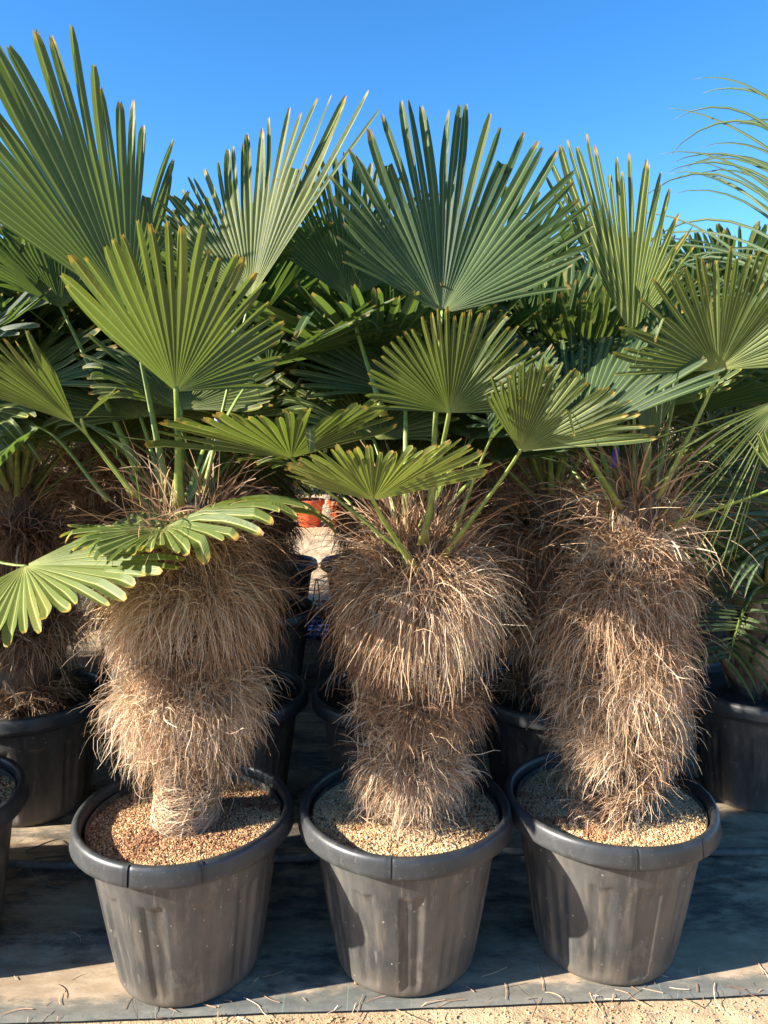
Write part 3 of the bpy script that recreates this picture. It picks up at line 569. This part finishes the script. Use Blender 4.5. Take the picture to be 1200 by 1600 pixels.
hero_px(p2, (545, 468), 2.02, (548, 235), 0.05, (600, 650), 1.95, n=34, spanL=60, spanR=66, lenL=0.75, lenR=0.75, seed=46, split=0.55, twist=0, cup=0.3, mat='leaf_blue')
hero(p2, P(765, 690, 1.80), (0.5, -0.2, 0.8), (-0.7, -0.2, 0.6), P(705, 845, 1.84), 0.26, n=30, spanL=60, spanR=80, seed=47, split=0.6, cup=0.4, mat='leaf_blue')
# palm three
hero_px(p3, (1122, 578), 1.74, (1128, 392), -0.12, (1030, 778), 1.84, n=36, spanL=78, spanR=86, lenL=0.92, lenR=1.0, seed=51, split=0.55, twist=12, cup=0.25, droop=0.02, fold=0.6, broken=0.14)
hero_px(p3, (985, 520), 1.92, (884, 222), 0.02, (992, 770), 1.91, n=26, spanL=10, spanR=72, lenL=0.98, lenR=0.50, lexp=0.9, seed=52, split=0.58, twist=-34, cup=0.25, droop=0.0)
hero_px(p3, (1060, 568), 1.95, (1040, 470), 0.05, (1022, 765), 1.92, n=30, spanL=70, spanR=80, seed=53, split=0.6, twist=0, cup=0.4, mat='leaf_blue')
hero_px(p3, (905, 685), 1.80, (860, 540), 0.20, (968, 792), 1.88, n=34, spanL=70, spanR=95, lenL=0.9, lenR=1.1, seed=54, split=0.55, twist=0, cup=0.35, mat='leaf_blue')
hero_px(p3, (1012, 700), 1.90, (1010, 570), 0.02, (1005, 790), 1.92, n=16, spanL=20, spanR=26, lenL=1.05, lenR=0.75, seed=55, split=0.8, twist=20, cup=1.2, fold=0.5, mat='leaf_silver', pr=(0.012, 0.010))
hero_px(p3, (1222, 758), 1.62, (1330, 700), -0.1, (1040, 822), 1.86, n=30, spanL=90, spanR=90, seed=56, split=0.55, cup=0.3)
# palm on the left: only its low leaf shows
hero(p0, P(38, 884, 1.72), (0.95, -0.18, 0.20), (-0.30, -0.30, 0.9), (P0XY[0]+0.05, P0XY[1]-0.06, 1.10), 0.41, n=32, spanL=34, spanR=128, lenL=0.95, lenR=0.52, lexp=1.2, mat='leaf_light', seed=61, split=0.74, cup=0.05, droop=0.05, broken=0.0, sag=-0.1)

# fill leaves at the back of the front crowns
def away(az, e):                                     # keep those that lean to the back; az turns +y
    return math.cos(az) < 0.55
crown(p1, 0.78, 22, 201, (28, 62), (0.8, 0.95), away)
crown(p2, 0.72, 22, 202, (28, 66), (0.8, 0.95), away)
crown(p3, 0.80, 22, 203, (28, 62), (0.75, 0.9), away)
crown(p0, 0.78, 14, 204, (30, 84), (0.85, 1.05), lambda a, e: math.cos(a) < 0.35)

for i, xy in enumerate([(-1.86, 1.86), (-2.5, 1.83)]):  # out of view; added so their crowns shade the second row
    pe, _, _ = front_palm(xy, (0, 0, 0.006), PR2, T2, 25+i, 'unseen front-row fan palm added for shade further along the row past the low bright leaf', 2500)
    crown(pe, 0.72, 18, 206+i, (35, 84), (0.85, 1.05), lambda a, e: math.cos(a) < 0.1)
    pot(xy, 0, 'unseen black pot of an added shade palm further along the front row past the low bright leaf', 'black pots in the front row')
# front pots
pot(POTS[0], 1, 'dusty black pot whose gravel is mostly sunlit, under the two-lobed low leaf', 'black pots in the front row', 'sunlit tan and rusty gravel around the pale matted foot of a palm', 12000, (-1.80, -1.18))
pot(POTS[1], 2, 'dusty black pot between two others with one seam on its front lip', 'black pots in the front row', 'pale gravel in the pot between two others, shaded at its back', 12000, (-1.72,))
pot(POTS[2], 3, 'dusty black pot under the palm with the pinched neck', 'black pots in the front row', 'shaded gravel under the palm with the pinched neck, sunlit along one edge', 12000, (-1.62, -0.95))
pot(P0XY, 4, 'shaded black pot at the end of the front row under the low bright leaf', 'black pots in the front row', 'brown gravel in the pot at the end of the front row', 5000)

# ------------------------------------------------------------------ palms in the rows behind
def zc(z): return (0.0*z, 0.0*z)
BT = [(1.0, 0.02, 0.15, 0.5, 0.3, 0.08, 0.16, 0.5, 10, 0.3), (1.6, 0.2, 0.3, 0.8, 0.4, 0.12, 0.2, 0.5, 9, 0.3), (1.6, 0.38, 0.46, 0.8, 0.5, 0.12, 0.24, 0.46, 8, 0.3), (1.5, 0.55, 0.66, 0.8, 0.6, 0.12, 0.25, 0.45, 8, 0.3)]
BTR = []
for s in range(3):
    prof = [(-0.05, 0.09), (0.1, 0.095), (0.3, 0.10), (0.55, 0.11), (0.68, 0.08), (0.76, 0.05)]
    zz, rr_ = np.array(prof).T; rtb = lambda z, zz=zz, rr_=rr_: np.interp(z, zz, rr_)
    BTR.append((trunk_mesh(rtb, -0.04, 0.76, zc), hair_mesh(3600, BT, rtb, 70+s, zc, width=(0.001, 0.0022), k=7, extra=[sprays(160, 0.6, 0.74, 0.05, zc, 80+s, k=7)])))
ROWS = {'second': [(-3.1, 2.58), (-2.5, 2.6), (-1.92, 2.62), (-1.27, 2.64), (-0.550, 2.66), (0.012, 2.66), (0.59, 2.68)],
        'third': [(-3.1, 3.76), (-2.45, 3.78), (-1.85, 3.80), (-1.22, 3.82), (-0.622, 3.84), (-0.058, 3.86), (0.55, 3.88), (1.15, 3.9), (1.75, 3.92)],
        'fourth': [(-3.1, 4.96), (-2.5, 4.98), (-1.9, 5.0), (-1.3, 5.0), (-0.715, 5.02), (-0.150, 5.04), (0.49, 5.04), (1.08, 5.05), (1.68, 5.06), (2.28, 5.06)]}
def column(x):
    for lo, hi, w in ((-9, -1.6, 'far past the end palm with the low bright leaf'), (-1.6, -0.95, 'behind the end palm with the low bright leaf'), (-0.95, -0.3, 'behind the palm with the two-lobed leaf'), (-0.3, 0.3, 'behind the palm with the stiff fibre spray'),
                      (0.3, 0.85, 'behind the palm with the pinched neck'), (0.85, 1.4, 'between the pinched-neck palm and the feather palm'), (1.4, 9, 'past the feather palm')):
        if lo <= x < hi: return w
k = 0
for row, spots in ROWS.items():
    for (x, y) in spots:
        dx = -0.065 if -0.8 < x < -0.4 else 0.06 if -0.2 < x < 0.1 else 0.0        # some stand off the middle of their pots
        o = empty('fan_palm', (x+dx, y, SOILZ)); tag(o, f'shaded {row}-row fan palm {column(x)}', 'palm', f'fan palms in the {row} row')
        o.rotation_euler = (0, 0, k*1.3); sc = {'second': 1.04, 'third': 1.14, 'fourth': 1.26}[row] + 0.05*math.sin(k*2.1); o.scale = (sc,)*3
        link('trunk', BTR[k % 3][0], o); tag(link('fibre_skirt', BTR[k % 3][1], o), kind='stuff')
        crown(o, 0.74, {'second': 28, 'third': 28, 'fourth': 24}[row], 300+k, (36, 90), (0.82, 1.08))
        pot((x, y), 0, f'shaded black {row}-row pot {column(x)}', f'black pots in the {row} row', turn=k*0.9)
        k += 1

# ------------------------------------------------------------------ feather palm with narrow leaflets on the right
def feather(parent, base, d0, length, seed, bend=1.1, nl=46, ll=0.42, droop=0.5, mat='leaf_silver', w=0.008, vee=0.5):
    r_ = np.random.default_rng(seed); m = 40; d = unit(d0); p = np.array(base, float); pts = [p]; ds = [d]
    for s in range(m-1):
        d = unit(d + np.array([0, 0, -1.0])*bend/m*(0.4+1.4*s/m)); p = p + d*length/(m-1); pts.append(p); ds.append(d)
    pts = np.array(pts); ds = np.array(ds); Vs, Fs, Us = [], [], []; k = 9
    for side in (-1, 1):
        t = np.linspace(0.22, 0.995, nl) + r_.normal(0, 0.004, nl); i = np.clip((t*(m-1)).astype(int), 0, m-1)
        b = pts[i]; dd = ds[i]; sdv = unit(np.cross(dd, np.array([0, 0, 1.0]))+1e-4)*side; up = np.cross(sdv*side, dd)
        fwd = 0.45+0.8*t[:, None]**2
        q = unit(sdv + dd*fwd + up*vee + 0.14*r_.normal(0, 1, (nl, 3))); ln = ll*np.sin(np.pi*np.clip(0.18+0.72*t, 0, 1))**0.6*r_.uniform(0.85, 1.1, nl); st = ln/(k-1)
        c = [b]; g = droop*r_.uniform(0.4, 1.6, nl); cur = b
        for s in range(k-1):
            q = unit(q + np.array([0, 0, -1.0])*(g/(k-1)*(0.3+1.6*s/k))[:, None]); cur = cur + q*st[:, None]; c.append(cur)
        c = np.stack(c, 1); tt = unit(np.gradient(c, axis=1)); wd = unit(np.cross(tt, up[:, None]+0.2*r_.normal(0, 1, (nl, 1, 3)))); s_ = np.linspace(0, 1, k)
        wp = w*np.minimum(1, 0.35+s_*6)*(1-s_**1.6)**0.8 + 0.0004
        nrm = np.cross(wd, tt)
        V = np.stack([c-wd*wp[None, :, None], c-nrm*wp[None, :, None]*0.5, c+wd*wp[None, :, None]], 2)
        off = sum(len(x) for x in Vs); idx = off + np.arange(nl*k*3).reshape(nl, k, 3)
        Fs.append(np.concatenate([np.stack([idx[:, :-1, a], idx[:, :-1, a+1], idx[:, 1:, a+1], idx[:, 1:, a]], -1).reshape(-1, 4) for a in (0, 1)]))
        Vs.append(V.reshape(-1, 3)); Us.append(np.stack([np.broadcast_to(np.array([0, .5, 1.0]), (nl, k, 3)), np.broadcast_to(s_[None, :, None], (nl, k, 3))], -1).reshape(-1, 2))
    o = link('leaf', mesh_np('feather_leaf', np.concatenate(Vs), np.concatenate(Fs), uv=np.concatenate(Us), mat=M[mat]), parent)
    v, f, uv = tube(pts, np.linspace(0.012, 0.002, m), 7, 0.7); link('petiole', mesh_np('petiole', v, f, uv=uv, smooth=True, mat=M['petiole']), o)
    return o
FXY = (1.385, 2.72)
fp = empty('feather_palm', (FXY[0], FXY[1], SOILZ)); tag(fp, 'feather palm with narrow arching leaflets and cut leaf bases, beside the pinched-neck palm', 'palm')
def boots(parent):
    r_ = np.random.default_rng(5); link('trunk', trunk_mesh(lambda z: np.interp(z, [-0.05, 0.1, 0.3, 0.42], [0.09, 0.11, 0.10, 0.06]), -0.04, 0.40, zc), parent)
    for i in range(26):
        th = i*2.39996; z = 0.0 + 0.34*i/26; e = math.radians(55+15*r_.random()); d = np.array([math.cos(th)*math.cos(e), math.sin(th)*math.cos(e), math.sin(e)])
        b = np.array([math.cos(th)*0.09, math.sin(th)*0.09, z]); L_ = r_.uniform(0.09, 0.16)
        v, f, uv = tube([b, b+d*L_*0.35, b+d*L_*0.8, b+d*L_], [0.045, 0.036, 0.022, 0.019], 9, 0.4); link('leaf_base', mesh_np('leaf_base', v, f, uv=uv, smooth=True, mat=M['boot']), parent)
boots(fp)
fb = (0, 0, 0.40)
for i, (dv, ln, bd, ll, dr) in enumerate([((-0.02, -0.06, 1.0), 1.62, 0.22, 0.74, 1.35), ((0.10, 0.12, 1.0), 1.65, 0.3, 0.70, 1.2), ((-0.30, -0.62, 0.75), 1.15, 1.5, 0.42, 1.6), ((-0.55, -0.35, 0.55), 0.85, 1.3, 0.40, 0.8),
        ((-0.72, -0.25, 0.42), 0.80, 1.1, 0.38, 0.5), ((-0.5, 0.5, 0.9), 1.3, 1.0, 0.45, 0.6), ((0.6, 0.1, 0.9), 1.4, 1.0, 0.45, 0.6), ((0.4, -0.6, 0.8), 1.3, 1.2, 0.45, 0.6), ((0.35, 0.6, 0.9), 1.4, 1.0, 0.45, 0.6), ((-0.25, 0.35, 1.1), 1.5, 0.7, 0.5, 0.7), ((-0.5, -0.75, 0.25), 0.75, 0.9, 0.36, 0.5)]):
    feather(fp, fb, dv, ln, 400+i, bd, ll=ll, droop=dr, nl=30 if i < 2 else 40, w=0.0055 if i < 2 else 0.0065)
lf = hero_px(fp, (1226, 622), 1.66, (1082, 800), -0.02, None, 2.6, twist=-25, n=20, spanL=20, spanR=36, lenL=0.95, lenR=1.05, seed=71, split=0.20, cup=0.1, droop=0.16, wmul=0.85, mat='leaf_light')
v, fq, uvq = petiole_arr((0, 0, 0.42), P(1226, 622, 1.66)-np.array(fp.location), (-0.5, -0.6, -0.2), sag=-0.25); link('petiole', mesh_np('petiole', v, fq, uv=uvq, smooth=True, mat=M['petiole']), lf)
pot(FXY, 0, 'black pot in shade holding the feather palm', 'black pots in the second row')

# ------------------------------------------------------------------ beyond the sandy path: orange pots and shrubs
def leaf_cloud(n, centre, rad, seed, size=(0.03, 0.07), mat='leaf_blue', hollow=0.35):
    r_ = np.random.default_rng(seed); d = unit(r_.normal(size=(n, 3))); r = (hollow + (1-hollow)*r_.random(n)**0.5)
    lump = 1 + 0.35*vnoise(d[:, 0]*3+seed, d[:, 1]*3+d[:, 2]*2, seed)
    c = np.array(centre) + d*r[:, None]*lump[:, None]*np.array(rad)
    t = unit(d + 0.8*r_.normal(size=(n, 3))); s = unit(np.cross(t, r_.normal(size=(n, 3)))); nn = np.cross(s, t); L = r_.uniform(*size, n)[:, None]; W = L*0.28
    V = np.stack([c, c+t*L*0.5-s*W, c+t*L*0.5+nn*W*0.0-nn*W*0.3, c+t*L*0.5+s*W, c+t*L], 1)
    idx = np.arange(n*5).reshape(n, 5); f = np.concatenate([idx[:, [0, 1, 2]], idx[:, [0, 2, 3]], idx[:, [1, 4, 2]], idx[:, [2, 4, 3]]])
    uv = np.tile(np.array([[.5, .1], [0, .5], [.5, .5], [1, .5], [.5, .9]]), (n, 1)); return mesh_np('foliage', V.reshape(-1, 3), f, uv=uv, mat=M[mat])
OP, OPR = None, None
prof_b = [(0.05, 0.0), (0.125, 0.0), (0.13, 0.006), (0.165, 0.27), (0.168, 0.275)]
prof_r = [(0.166, 0.27), (0.185, 0.272), (0.188, 0.28), (0.188, 0.325), (0.183, 0.332), (0.174, 0.332), (0.168, 0.32), (0.165, 0.26)]
v, f = lathe(prof_b, 40); OPB = mesh_np('orange_body', v, f, smooth=True, mat=M['terracotta']); v, f = lathe(prof_r, 40); OPR = mesh_np('orange_rim', v, f, smooth=True, mat=M['terracotta'])
OSOIL = soil_mesh(0.166, lambda x, y: 0.305+0*x, M['soil_dark'])
for i, px in enumerate([432, 484, 537, 596, 668, 820]):
    g0 = G(px, 821+(i % 3)); o = empty('orange_pot', (g0[0], g0[1], 0.0)); tag(o, 'orange plastic pot standing across the sunlit sandy path', 'plant pot', 'orange pots across the path')
    o.rotation_euler = (0, 0, i*1.1); link('pot_body', OPB, o); link('pot_rim', OPR, o); link('soil', OSOIL, o)
    b = empty('potted_shrub', (g0[0], g0[1], 0.30)); tag(b, 'small leafy green shrub growing in an orange pot', 'shrub', 'shrubs in the orange pots')
    v, fq, uvq = tube(smoothcurve([(0, 0, -0.01), (0.02, 0.01, 0.15), (-0.02, 0.0, 0.4)], 8), np.linspace(0.012, 0.005, 8), 6); link('stem', mesh_np('stem', v, fq, uv=uvq, smooth=True, mat=M['bark']), b)
    link('foliage', leaf_cloud(1500, (0, 0, 0.42), (0.26, 0.26, 0.36), 500+i, mat='leaf' if i % 2 else 'leaf_blue'), b)
for i, (x, y, h) in enumerate([(-9, 13.5, 2.6), (-6.6, 13, 2.3), (-4.2, 13.2, 2.2), (-2.0, 13.4, 2.3), (0.2, 13.0, 2.1), (2.4, 13.3, 2.4), (4.6, 13.1, 2.2), (6.9, 13.4, 2.4), (9.2, 13.3, 2.5)]):
    t = empty('shrub_tree', (x, y, 0)); tag(t, 'dense green shrub tree behind the orange pots', 'tree', 'shrub trees behind the orange pots')
    v, fq, uvq = tube(smoothcurve([(0, 0, -0.05), (0.05, 0.02, 0.5), (-0.03, 0.05, h*0.7)], 10), np.linspace(0.07, 0.02, 10), 8); link('trunk', mesh_np('trunk', v, fq, uv=uvq, smooth=True, mat=M['bark']), t)
    link('crown', leaf_cloud(5000, (0, 0, h*0.5), (1.3, 1.0, h*0.5), 600+i, (0.08, 0.17), 'leaf_blue' if i % 2 else 'leaf', 0.3), t)

# ------------------------------------------------------------------ small things
def strip_tag(px, py, Y, label, rot, w=0.018, h=0.055):
    c = P(px, py, Y); t = np.linspace(0, 1, 8); v = []
    for q in t:
        z = -h*(q-0.5); b = 0.010*math.sin(q*3.0)
        for s in (-1, 1): v.append((s*w/2*math.cos(rot)+b*math.sin(rot), s*w/2*math.sin(rot)-b*math.cos(rot), z))
    v = np.array(v); f = np.array([[2*i, 2*i+1, 2*i+3, 2*i+2] for i in range(7)]); v2 = v+np.array([0, 0.0012, 0]); n = len(v)
    side = np.array([[2*i, 2*i+2, n+2*i+2, n+2*i] for i in range(7)]+[[2*i+1, n+2*i+1, n+2*i+3, 2*i+3] for i in range(7)])
    o = link('plant_tag', mesh_np('plant_tag', np.concatenate([v, v2]), np.concatenate([f, f[:, ::-1]+n, side]), smooth=True, mat=M['tag'])); o.location = c; tag(o, label, 'plant tag'); return o
strip_tag(341, 672, 1.80, 'small purple plastic tag tied in the crown above the two-lobed leaf', 0.5)
strip_tag(962, 716, 1.88, 'small purple plastic tag in the crown of the pinched-neck palm', -0.4, 0.017, 0.045)

def pipe(name, ctrl, r, label, m=60, mat='pipe', cat='hose', group=None):
    v, f, uv = tube(smoothcurve(ctrl, m), r, 8); o = link(name, mesh_np(name, v, f, uv=uv, smooth=True, mat=M[mat])); tag(o, label, cat, group); return o
pipe('irrigation_pipe', [(-3.2, 2.20, 0.026), (-1.6, 2.24, 0.026), (-0.9, 2.22, 0.030), (-0.2, 2.27, 0.026), (0.5, 2.30, 0.027), (1.4, 2.30, 0.026), (3.2, 2.36, 0.026)], 0.013, 'long dusty irrigation pipe lying between the first two rows of pots', 120)
a0 = G(40, 1330, 0.02); a1 = G(118, 1375, 0.02)
pipe('drip_tube', [a0, G(95, 1312, 0.03), G(120, 1345, 0.02), G(100, 1385, 0.02), G(58, 1372, 0.025), G(50, 1345, 0.02), G(104, 1336, 0.03)], 0.0022, 'thin coiled drip tube on the shaded cloth beside the end pot', 60)
pipe('drip_tube', [P(476, 1060, 2.62)*1.0, P(492, 990, 2.9), P(499, 935, 3.3), P(494, 905, 3.9), P(488, 950, 4.2)], 0.0032, 'drip tube strung over the rims down the gap between the pots', 40)
# blue crate in the gap
cr = G(491, 1008); c0_ = empty('plastic_crate', (cr[0]+0.02, cr[1]+0.22, 0.02)); tag(c0_, 'blue plastic crate in the gap between the back pots', 'crate')
def boxm(name, cx_, cy_, cz_, sx, sy, sz, mat, parent):
    v = np.array([[x, y, z] for x in (-.5, .5) for y in (-.5, .5) for z in (-.5, .5)])*np.array([sx, sy, sz]) + np.array([cx_, cy_, cz_])
    f = np.array([[0, 1, 3, 2], [4, 6, 7, 5], [0, 4, 5, 1], [2, 3, 7, 6], [0, 2, 6, 4], [1, 5, 7, 3]]); return link(name, mesh_np(name, v, f, mat=M[mat]), parent)
for z in np.linspace(0.012, 0.16, 6):
    boxm('slat', 0, -0.147, z, 0.22, 0.006, 0.016, 'crate', c0_); boxm('slat', 0, 0.147, z, 0.22, 0.006, 0.016, 'crate', c0_)
    boxm('slat', -0.107, 0, z, 0.006, 0.286, 0.016, 'crate', c0_); boxm('slat', 0.107, 0, z, 0.006, 0.286, 0.016, 'crate', c0_)
for sx in (-1, 1):
    for sy in (-1, 1): boxm('corner_post', sx*0.113, sy*0.153, 0.088, 0.014, 0.014, 0.176, 'crate', c0_)
boxm('base', 0, 0, 0.004, 0.206, 0.28, 0.006, 'crate', c0_)

# loose dirt, pebbles, straw
r_ = np.random.default_rng(77); n = 2600
v, f, c = grains(n, 1.0, lambda x, y: 0*x, 31, (0.0014, 0.0042), 0.0); cxy = v.reshape(n, 6, 3); ctr = cxy.mean(1)
nx = r_.uniform(-1.4, 1.4, n); ny = cloth_edge(nx) - 0.01 - r_.random(n)**1.3*0.3; nz = ground_z(nx, ny)
v = (cxy - ctr[:, None] + np.stack([nx, ny, nz+0.001], -1)[:, None]).reshape(-1, 3)
tag(link('pebbles', mesh_np('pebbles', v, f, col=c*0.8+0.15, mat=M['grain'])), 'loose grit and pebbles on the sand in front of the cloth', 'pebbles', kind='stuff')
n = 240; nx = r_.uniform(-1.3, 1.3, n); ny = cloth_edge(nx) + r_.normal(0.0, 0.05, n); far = r_.random(n) < 0.2; ny[far] = cloth_edge(nx[far]) + r_.uniform(0.02, 0.9, far.sum())
an = r_.random(n)*np.pi*2; ln = r_.uniform(0.015, 0.10, n); k = 6; cu = r_.normal(0, 0.12, n); pts = []
x, y = nx.copy(), ny.copy()
for s in range(k):
    z = np.where(y > cloth_edge(x)+0.003, cloth_z(x, y), np.maximum(ground_z(x, y), 0.0)) + 0.0035; pts.append(np.stack([x, y, z], -1)); x = x+np.cos(an)*ln/k; y = y+np.sin(an)*ln/k; an = an+cu
Pp = np.stack(pts, 1); t = unit(np.gradient(Pp, axis=1)); sd_ = unit(np.cross(t, np.array([0, 0, 1.0]))); w = r_.uniform(0.0003, 0.0010, n)[:, None, None]
V = np.stack([Pp-sd_*w, Pp+sd_*w], 2).reshape(-1, 3); V[1::2, 2] += 0.001; idx = np.arange(n*k*2).reshape(n, k, 2); f = np.stack([idx[:, :-1, 0], idx[:, :-1, 1], idx[:, 1:, 1], idx[:, 1:, 0]], -1).reshape(-1, 4)
tag(link('straw_litter', mesh_np('straw_litter', V, f, col=np.repeat(np.clip(0.55+0.25*r_.normal(0, 1, n), 0, 1), k*2)[:, None]*np.ones(3), mat=M['fibre'])), 'dry fibre litter scattered along the edge of the cloth', 'litter', kind='stuff')
print('tris', sum(len(m.loops)-2*len(m.polygons) for m in bpy.data.meshes))
